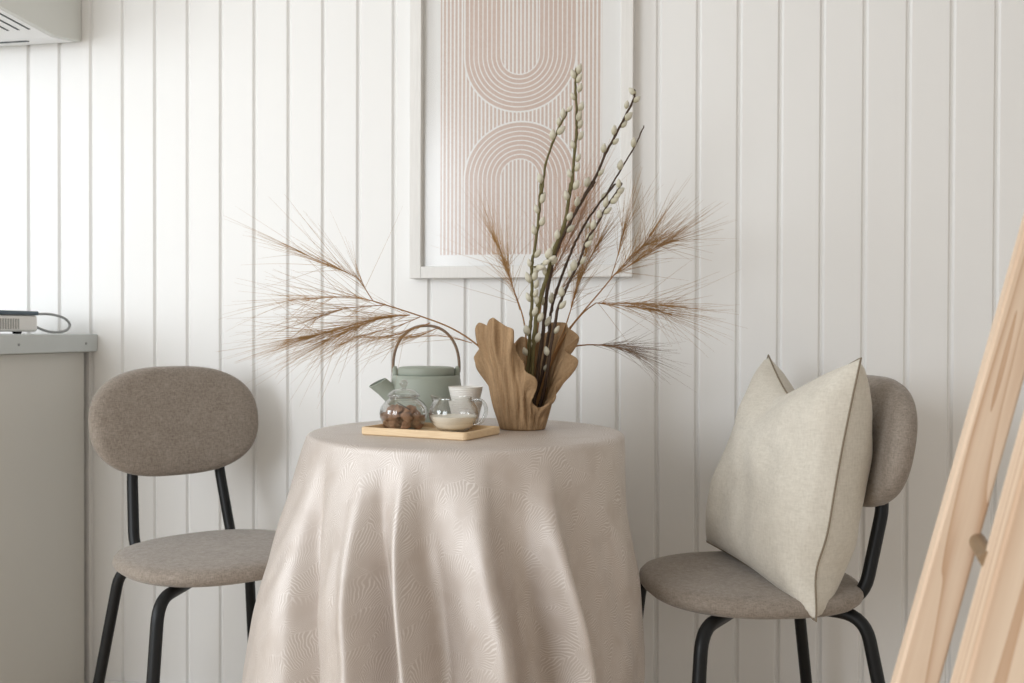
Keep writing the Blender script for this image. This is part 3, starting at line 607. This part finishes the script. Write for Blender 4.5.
def jar():
    c = Vector((-0.5475, -0.5010, ZR)); p = thing('glass_jar', c, 'round clear glass jar with a knobbed lid holding brown lumps on the tray', 'jar')
    out = [(0, 0), (.024, 0), (.030, .002), (.039, .010), (.0445, .021), (.0455, .030), (.043, .041), (.036, .050), (.0285, .0555), (.0265, .058), (.0275, .0605)]
    inn = [(max(r - .0016, 0), z + (.0018 if i < 4 else .0004)) for i, (r, z) in enumerate(out)]
    m = MB(); m.lathe(out + inn[::-1], 56); m.build('body', 'glass', p, angle=60)
    lid = [(0, .0575), (.0245, .0575), (.0255, .060), (.0295, .0615), (.030, .063), (.028, .066), (.021, .0715), (.012, .0745), (.006, .0755), (0, .0758)]
    m = MB(); m.lathe(lid, 48); lo_ = m.build('lid', 'glass', p, angle=60)
    m = MB(); m.lathe([(0, .0757), (.0045, .0765), (.0048, .0785), (.0070, .0808), (.0082, .0845), (.0068, .089), (.003, .0915), (0, .092)], 28); k_ = m.build('knob', 'glass_edge', angle=60); k_.parent = lo_
    m = MB(); m.tube([(.0288 * math.cos(2 * PI * k / 48), .0288 * math.sin(2 * PI * k / 48), .0612) for k in range(49)], .0016, 8, False); m.build('neck_ring', 'glass_edge', p)
    rnd = random.Random(5)
    spots = [(-.026, -.006, .009), (-.010, -.024, .009), (.012, -.025, .009), (.026, -.006, .009), (.014, .018, .009), (-.012, .018, .009), (0, -.002, .009),
             (-.029, -.012, .023), (-.010, -.027, .024), (.013, -.026, .023), (.030, -.008, .022), (.006, .004, .025), (-.016, .012, .025), (.017, .017, .024), (-.006, -.012, .0355), (-.021, -.004, .035), (.013, -.012, .034)]
    proto = None
    for i, (x, y, z) in enumerate(spots):
        m = MB(); seg, rr = 22, 14; rw = []
        for a in range(rr + 1):
            th = PI * a / rr; ring = []
            for b in range(seg):
                v = Vector((math.sin(th) * math.cos(2 * PI * b / seg), math.sin(th) * math.sin(2 * PI * b / seg), math.cos(th)))
                k = 1 + .45 * noise.noise(v * 1.3 + Vector((i * 7.1, 0, 0))) + .30 * noise.noise(v * 3.2 + Vector((0, i * 3.3, 0))) + .10 * noise.noise(v * 8 + Vector((0, 0, i)))
                ring.append(v * k)
            rw.append(ring if 0 < a < rr else [ring[0]])
        m.rings(rw)
        o = m.build('brown_lump', 'lump', angle=180)
        o.location = c + Vector((x, y, z + .0005)); o.scale = (rnd.uniform(.0100, .0140), rnd.uniform(.0080, .0100), rnd.uniform(.0072, .0086))
        o.rotation_euler = (rnd.uniform(-.5, .5), rnd.uniform(-.5, .5), rnd.uniform(0, 6))
        props(o, 'rough brown lump inside the round glass jar on the tray', 'dried fruit', 'brown lumps in the glass jar')
    m = MB(); m.tube([c + Vector(q) for q in ((-.008, -.016, .0500), (.006, -.022, .0440), (.020, -.026, .0375))], [.0008, .0012, .001], 8)
    o = m.build('dark_stick', 'stick'); props(o, 'thin dark stick lying on the brown lumps inside the glass jar', 'stick')
jar()

def jug():
    c = Vector((-0.4455, -0.521, ZR)); p = thing('glass_jug', c, 'small round clear glass jug half full of milk on the tray', 'jug')
    out = [(0, 0), (.022, 0), (.029, .0025), (.038, .011), (.0445, .022), (.0465, .031), (.0445, .042), (.0395, .0505), (.0345, .0565), (.0330, .0595), (.0335, .062)]
    seg = 64; ax = Vector((math.cos(-.05), math.sin(-.05), 0))
    vs, rows = [], []
    prof = out + [(max(r - .0014, 0), z + (.0016 if i < 4 else .0)) for i, (r, z) in enumerate(out)][::-1]
    m = MB(); b0 = len(m.v); m.lathe(prof, seg)
    # pull the rim out into a pouring lip on the left
    nv = []
    for x, y, z in m.v:
        a = math.atan2(y, x); w = math.exp(-((abs(a) - PI) / .34) ** 2) * sstep(.047, .062, z)
        nv.append((x * (1 + .42 * w), y * (1 - .2 * w), z + .0035 * w))
    m.v = nv; m.build('body', 'glass', p, angle=60)
    r = [(0, .0022), (.0215, .0022), (.0275, .0042), (.0363, .0118), (.0425, .0222), (.0441, .0268), (.0438, .0275), (0, .0275)]
    m = MB(); m.lathe(r, 56); m.build('milk', 'milk', p)
    h = spline([(.0335, 0, .0555), (.045, 0, .0585), (.056, 0, .0545), (.062, 0, .044), (.061, 0, .031), (.054, 0, .019), (.045, 0, .0135), (.0385, 0, .0125)], 6)
    m = MB(); m.tube(h, .0034, 10); m.build('handle', 'glass_edge', p)
    p.rotation_euler = (0, 0, -.10)
jug()

def cups():
    def cup(z, label):
        p = thing('ribbed_cup', (-0.4555, -0.388, ZT + z), label, 'cup', 'white ribbed cups stacked behind the tray')
        out = [(0, 0), (.0205, 0), (.0225, .0015)]
        H = .052
        for k in range(1, 27):
            t = k / 27; out.append((.0225 + .0115 * t + (.0004 if k % 2 else -.0004), .0015 + (H - .003) * t))
        out += [(.0343, H - .001), (.0340, H), (.0330, H - .0008)]
        inn = [(.0225 + .0115 * t - .0018, .0015 + (H - .003) * t + .001) for t in (.95, .8, .6, .4, .2, .05)] + [(.019, .004), (0, .004)]
        m = MB(); m.lathe(out + inn, 48); m.build('cup_wall', 'cup', p, angle=35)
    cup(0.0, 'lower of two stacked white ribbed cups, seen through the glass jug')
    cup(.0275, 'upper of two stacked white ribbed cups behind the glass jug')
cups()

# ------------------------------------------------------------------ ruffled vase
VC = Vector((-0.339, -0.400, ZT))
CAM = Vector((0, -2.27, .93))
VV = math.atan2(CAM.y - VC.y, CAM.x - VC.x)
def vase():
    rim = [(22, (0.0585, .049, 0)), (35, (0.0610, .043, 0)), (46, (0.0700, .054, 0)), (55, (0.0800, .070, 0)), (63, (0.0709, .088, 0)), (69, (0.0818, .102, 0)), (75, (0.1006, .116, 0)), (80, (0.1057, .134, 0)), (86, (0.0875, .150, 0)), (92, (0.0948, .166, 0)), (97, (0.1064, .178, 0)), (105, (0.0963, .196, 0)),
           (113, (0.0905, .204, 0)), (121, (0.0702, .204, 0)), (129, (0.0720, .196, 0)), (140, (0.0830, .186, 0)), (155, (0.0860, .182, 0)), (168, (0.0740, .170, 0)), (182, (0.0860, .176, 0)), (196, (0.0800, .160, 0)), (212, (0.0800, .160, 0)), (228, (0.0860, .150, 0)), (242, (0.0780, .138, 0)), (254, (0.0900, .130, 0)),
           (263, (0.0948, .142, 0)), (269, (0.0968, .136, 0)), (275, (0.0847, .150, 0)), (280, (0.0813, .168, 0)), (285, (0.0941, .190, 0)), (291, (0.0955, .203, 0)), (297, (0.0833, .199, 0)), (304, (0.0766, .198, 0)), (311, (0.0860, .210, 0)), (318, (0.0860, .212, 0)), (325, (0.0710, .204, -2)), (333, (0.0740, .196, 2)),
           (341, (0.0780, .190, 6)), (347, (0.0690, .176, -2)), (353, (0.0620, .150, -4)), (358, (0.0660, .128, 4)), (362, (0.0800, .114, 1)), (367, (0.0920, .100, 9)), (372, (0.0840, .084, 6)), (377, (0.0600, .068, -7))]
    NP, NT_ = 300, 40
    m = MB(); uv = []
    def surf(ph, t, inner):
        r1, h, az = periodic(rim, ph)
        rb = .0440
        ts = sstep(0.55, 1.0, t)
        a = VV + math.radians(ph + az * ts)
        mean = .079                                       # ruffles fade in towards the lip
        env = rb + (mean - rb) * min(1.0, (t * h) / .165) ** .9
        r = env * (1 - ts) + r1 * ts
        r = min(r, env * (1 - ts) + max(r1, .04) * ts)
        # flowing ribs that fan from the foot
        rib = (math.sin(math.radians(ph) * 21 + 3 * t + 2.2 * noise.noise(Vector((ph * .05, t * 2, 0)))) * .0026 + noise.noise(Vector((math.cos(a) * 7, math.sin(a) * 7, t * 1.4))) * .0042) * sstep(0, .35, t)
        r += rib + ts ** 2 * .0035 * math.sin(math.radians(ph) * 17 + 1.5 * math.sin(math.radians(ph) * 3))
        lip = ts ** 6 * .004
        if inner: r -= .0062 * (1 - .45 * ts ** 3)
        z = h * t - (0.0 if not inner else -.004 * (1 - t))
        return (r * math.cos(a), r * math.sin(a), z)
    rows = []
    vs = []
    def ring(fn):
        rows.append(len(vs))
        for j in range(NP): vs.append(fn(j))
    ring(lambda j: (.040 * math.cos(2 * PI * j / NP + VV), .040 * math.sin(2 * PI * j / NP + VV), 0))
    for i in range(NT_ + 1): ring(lambda j: surf(360.0 * j / NP + 22, i / NT_, False) if i else (.0435 * math.cos(math.radians(360.0 * j / NP + 22) + VV), .0435 * math.sin(math.radians(360.0 * j / NP + 22) + VV), .0005))
    def lipf(j):
        p, q = Vector(surf(360.0 * j / NP + 22, 1, False)), Vector(surf(360.0 * j / NP + 22, 1, True)); r = (p + q) / 2; r.z += .0022; return tuple(r)
    ring(lipf)
    for i in range(NT_, 1, -1): ring(lambda j: surf(360.0 * j / NP + 22, i / NT_, True))
    # first ring uses the same azimuth origin
    for j in range(NP):
        a = VV + math.radians(360.0 * j / NP + 22); vs[j] = (.040 * math.cos(a), .040 * math.sin(a), 0)
    fs = []
    for a, b in zip(rows, rows[1:]):
        for j in range(NP):
            j2 = (j + 1) % NP; fs.append((a + j, a + j2, b + j2, b + j))
    vs.append((0, 0, 0)); vs.append((0, 0, .012)); n = len(vs)
    last = rows[-1]
    for j in range(NP):
        j2 = (j + 1) % NP; fs.append((n - 2, j2, j)); fs.append((n - 1, last + j, last + j2))
    m.add(vs, fs); o = m.build('ruffled_vase', 'vase', angle=80); o.location = VC
    ul = o.data.uv_layers.new(name='UVMap'); R = len(rows)
    for poly in o.data.polygons:
        js = [(v % NP if v < R * NP else 0) for v in poly.vertices]
        wrap = max(js) - min(js) > NP / 2
        for li, v, j in zip(poly.loop_indices, poly.vertices, js):
            jj = j + NP if wrap and j < NP / 2 else j
            row = v // NP if v < R * NP else 0
            tt = min(1, row / NT_) if row <= NT_ else (2 * NT_ + 3 - row) / NT_
            ul.data[li].uv = (jj / NP, tt)
    props(o, 'brown ruffled ceramic vase with a wavy open lip on the table', 'vase')
vase()

# ------------------------------------------------------------------ willow
def catkin_mesh():
    m = MB(); L, R = .0210, .0058
    m.lathe([(0, 0)] + [(R * math.sin(PI * (k / 10) ** .85) ** .8, L * k / 10) for k in range(1, 10)] + [(0, L)], 12)
    o = m.build('catkin', 'catkin'); me = o.data; bpy.data.objects.remove(o); return me
CK = catkin_mesh()
def willow(path, catkins, label, mat, r0, r1, seed, twig=None):
    rnd = random.Random(seed)
    base = Vector(path[0]); p = thing('willow_branch', base, label, 'branch', 'pussy willow branches in the ruffled vase')
    sp = spline(path, 6); n = len(sp)
    for i in range(n):
        sp[i] = sp[i] + Vector((rnd.uniform(-1, 1), rnd.uniform(-1, 1), 0)) * .0008
    m = MB(); rad = [(r0 + (r1 - r0) * i / (n - 1)) * (1 + (.22 if i % 5 == 0 else 0)) for i in range(n)]
    m.tube(sp, rad, 8); st = m.build('stem', mat, p, True)
    if twig:
        tp = spline(twig['path'], 6); m = MB(); m.tube(tp, [.0016 - .0007 * i / len(tp) for i in range(len(tp))], 8)
        m.build('side_twig', mat, p, True)
    allp = [(q, i) for i, q in enumerate(sp)]
    lst = [(c, sp) for c in catkins] + ([(c, spline(twig['path'], 6)) for c in twig['catkins']] if twig else [])
    for c, line in lst:
        c = Vector(c); i = min(range(len(line)), key=lambda k: (line[k] - c).length)
        tan = (line[min(i + 1, len(line) - 1)] - line[max(i - 1, 0)]).normalized()
        off = c - line[i]; off -= tan * off.dot(tan)
        if off.length < .006: off = (off.normalized() if off.length > 1e-5 else Vector((1, -.5, 0)).normalized()) * .006
        if off.length > .009: off = off.normalized() * .009
        d = (tan * 1.0 + off.normalized() * .38 + Vector((0, -.12, 0))).normalized()
        k = rnd.uniform(.78, 1.12)
        if c.z < 1.12: k *= 1.08
        o = bpy.data.objects.new('catkin', CK); COL.objects.link(o); o.parent = p
        pos = line[i] + off * .9 + tan * ((c - line[i]).dot(tan)) - d * .0092 * k
        o.matrix_parent_inverse = p.matrix_basis.inverted()
        o.location = pos; o.rotation_mode = 'QUATERNION'; o.rotation_quaternion = d.to_track_quat('Z', 'Y'); o.scale = (k * rnd.uniform(.9, 1.1), k * rnd.uniform(.9, 1.1), k)
labels = ['pussy willow branch with a forked side twig, leftmost in the vase', 'tallest pussy willow branch, thick with catkins up to its tip',
          'pussy willow branch leaning right with catkins to its topmost tip', 'pussy willow branch with a bare pointed tip, furthest right',
          'shorter dark pussy willow branch dense with catkins below the bare tipped one']
mats = ['greenbark', 'greenbark', 'bark', 'bark', 'bark']
rads = [(.0036, .0019), (.0044, .0022), (.0040, .0019), (.0034, .0012), (.0034, .0016)]
for i, w in enumerate(WILLOW):
    willow(w['path'], w['catkins'], labels[i], mats[i], rads[i][0], rads[i][1], 11 + i, TWIG if i == 0 else None)

# ------------------------------------------------------------------ dried grass
def grass(g, label, bm, seed):
    rnd = random.Random(seed); stem = g['stem']
    p = thing('dried_grass', stem[0], label, 'dried grass', 'dried grass plumes in the ruffled vase')
    m = MB(); sp = spline(stem, 6); n = len(sp); m.tube(sp, [.0021 - .0010 * i / n for i in range(n)], 8); m.build('stalk', 'straw', p, True)
    bm_ = MB(); tw = MB()
    for pts, cnt, spread, length, (f0, f1) in g['b']:
        s = spline(pts, 8); N = len(s)
        tw.tube(s, [.0010 - .0007 * i / N for i in range(N)], 6)
        for _ in range(cnt):
            f = f0 + (f1 - f0) * rnd.random() ** .8
            i = min(N - 2, int(f * (N - 1))); q = s[i].lerp(s[i + 1], f * (N - 1) - i)
            d = (s[min(i + 2, N - 1)] - s[max(i - 1, 0)]).normalized()
            a = abs(rnd.gauss(0, math.radians(spread * 2.6))); b = rnd.uniform(0, 2 * PI)
            u = d.cross(Vector((0, 1, .3))).normalized(); v = d.cross(u)
            d2 = (d + (u * math.cos(b) + v * math.sin(b) * .7) * math.tan(min(a, 1.0))).normalized()
            L = length * rnd.uniform(.5, 1.45); droop = rnd.uniform(-.4, 1.0) * .03
            out = [q]; dd = d2.copy(); k = 6
            lead = rnd.uniform(.5, 1.0)
            for j in range(k):
                mixd = (d.lerp(d2, min(1, lead + (j + 1) / k * 1.3))).normalized()
                out.append(out[-1] + mixd * (L / k) + Vector((0, 0, -droop * L * (j / k))))
            r = rnd.uniform(.00030, .00050)
            bm_.tube(out, [r * (1 - .75 * j / k) for j in range(k + 1)], 3, False)
    tw.build('side_stalks', 'straw', p, True)
    b = bm_.build('bristles', bm, p, True, recalc=False); b['kind'] = 'stuff'
gl = [('wide dried grass plume sweeping left over the teapot', 'bristle'), ('bushy dried grass plume fanning up past the right corner of the framed print', 'bristle'),
      ('dried grass plume reaching level to the right', 'bristle'), ('thin greyish dried grass plume, lowest on the right of the vase', 'bristle_grey'),
      ('dried grass plume rising upright on the left of the willow', 'bristle'), ('faint rosy dried grass plume behind the willow stems', 'bristle_red'),
      ('dense brown dried grass plume standing upright just right of the willow', 'bristle')]
for i, g in enumerate(GRASS): grass(g, gl[i][0], gl[i][1], 40 + i)

# ------------------------------------------------------------------ ladder
def ladder():
    far, near = Vector(LADDER['far']), Vector(LADDER['near']); KY = .20; TOP = 1.75
    p = thing('wooden_ladder', (far.x - far.z * .31, (far.y + near.y) / 2 - .12, 0), 'leaning raw pine ladder in the right foreground', 'ladder')
    def at(c, k, z): return Vector((c.x + (z - c.z) * k, c.y + (z - c.z) * KY, z))
    def rail(c, k, w, e):
        """c: front left edge point; a sloping board cut level at floor and top"""
        m = MB(); vs = []
        for z in [TOP * i / 24 for i in range(25)]:
            q = at(c, k, z)
            vs += [(q.x, q.y, z), (q.x + w, q.y, z), (q.x + w, q.y + e, z), (q.x, q.y + e, z)]
        fs = [(0, 3, 2, 1), (96, 97, 98, 99)]
        for i in range(24):
            for j in range(4): fs.append((i * 4 + j, i * 4 + (j + 1) % 4, i * 4 + 4 + (j + 1) % 4, i * 4 + 4 + j))
        m.add(vs, fs); return m.build('rail', 'pine', p, True, bevel=0.004, bseg=3)
    rail(far, .31, .046, .026); rail(near, .305, .070, .050)
    for n in range(-2, 4):
        z = .692 + .29 * n
        a = at(far, .31, z) + Vector((.0465, .014, 0)); b = at(near, .305, z) + Vector((.004, .040, 0))
        m = MB(); m.tube([a, b], .0095, 20); m.build('rung', 'rung_wood', p, True)
def mat_pine():
    """pine whose grain follows the lean of the boards"""
    t = NT('raw pine'); tc = t.n('ShaderNodeTexCoord'); s = t.n('ShaderNodeSeparateXYZ'); t.l(tc.outputs['Object'], s.inputs[0])
    cb = t.n('ShaderNodeCombineXYZ')
    t.l(t.math('MULTIPLY_ADD', s.outputs[2], -0.308, s.outputs[0]), cb.inputs[0])
    t.l(t.math('MULTIPLY_ADD', s.outputs[2], -0.20, s.outputs[1]), cb.inputs[1])
    t.l(t.math('MULTIPLY', s.outputs[2], 0.05), cb.inputs[2])
    a = t.noise(cb.outputs[0], 11, 2, 0.5, 0.6)
    w = t.math('FRACT', t.math('MULTIPLY', a, 8.0))
    w = t.math('POWER', w, 2.2)
    f = t.math('ADD', t.math('MULTIPLY', w, 0.75), t.math('MULTIPLY', t.noise(cb.outputs[0], 160, 2), 0.3), clamp=True)
    t.principled(t.mix(f, rgb(232, 210, 186), rgb(192, 154, 122)), 0.55, 0.4)
    t.bump(f, 0.1, 0.001); return t.m
M['pine'] = mat_pine()
M['rung_wood'] = mat_wood('darker rung wood', rgb(128, 106, 82), rgb(156, 132, 104), 'Y', 20, 0.55, 0.4)
ladder()

# ------------------------------------------------------------------ light and camera
wd = bpy.data.worlds.new('World'); SC.world = wd; wd.use_nodes = True
bg = wd.node_tree.nodes['Background']; bg.inputs[0].default_value = (1.0, 0.955, 0.895, 1); bg.inputs[1].default_value = AMB = 0.64
def area(name, loc, aim, sx, sy, power, col):
    l = bpy.data.lights.new(name, 'AREA'); l.shape = 'RECTANGLE'; l.size = sx; l.size_y = sy; l.energy = power; l.color = col
    o = bpy.data.objects.new(name, l); COL.objects.link(o); o.location = loc
    o.rotation_euler = (Vector(aim) - Vector(loc)).to_track_quat('-Z', 'Y').to_euler(); return o
area('side_window_daylight', (-3.62, -1.95, 1.42), (-.4, -.80, .95), 1.7, 1.4, 62, (.86, .93, 1.0))
area('front_window_daylight', (-2.25, -3.75, 1.45), (-.4, -.2, .95), 1.4, 1.6, 56, (.88, .94, 1.0))

cam = bpy.data.cameras.new('Camera'); co = bpy.data.objects.new('Camera', cam); COL.objects.link(co)
co.matrix_world = Matrix(((0.981932, -0.005267, 0.189159, 0.0), (0.189203, 0.009896, -0.981888, -2.27), (0.0033, 0.999937, 0.010714, 0.93), (0, 0, 0, 1)))
cam.sensor_width = 36; cam.lens = 980 / 1024 * 36; cam.clip_start = .05
cam.dof.use_dof = True; cam.dof.focus_distance = 1.82; cam.dof.aperture_fstop = 4.5
SC.camera = co
vs_ = SC.view_settings; vs_.view_transform = 'Standard'; vs_.look = 'None'; vs_.gamma = 1; vs_.exposure = 0.0; vs_.use_curve_mapping = False
SC.cycles.max_bounces = 8; SC.cycles.transparent_max_bounces = 16
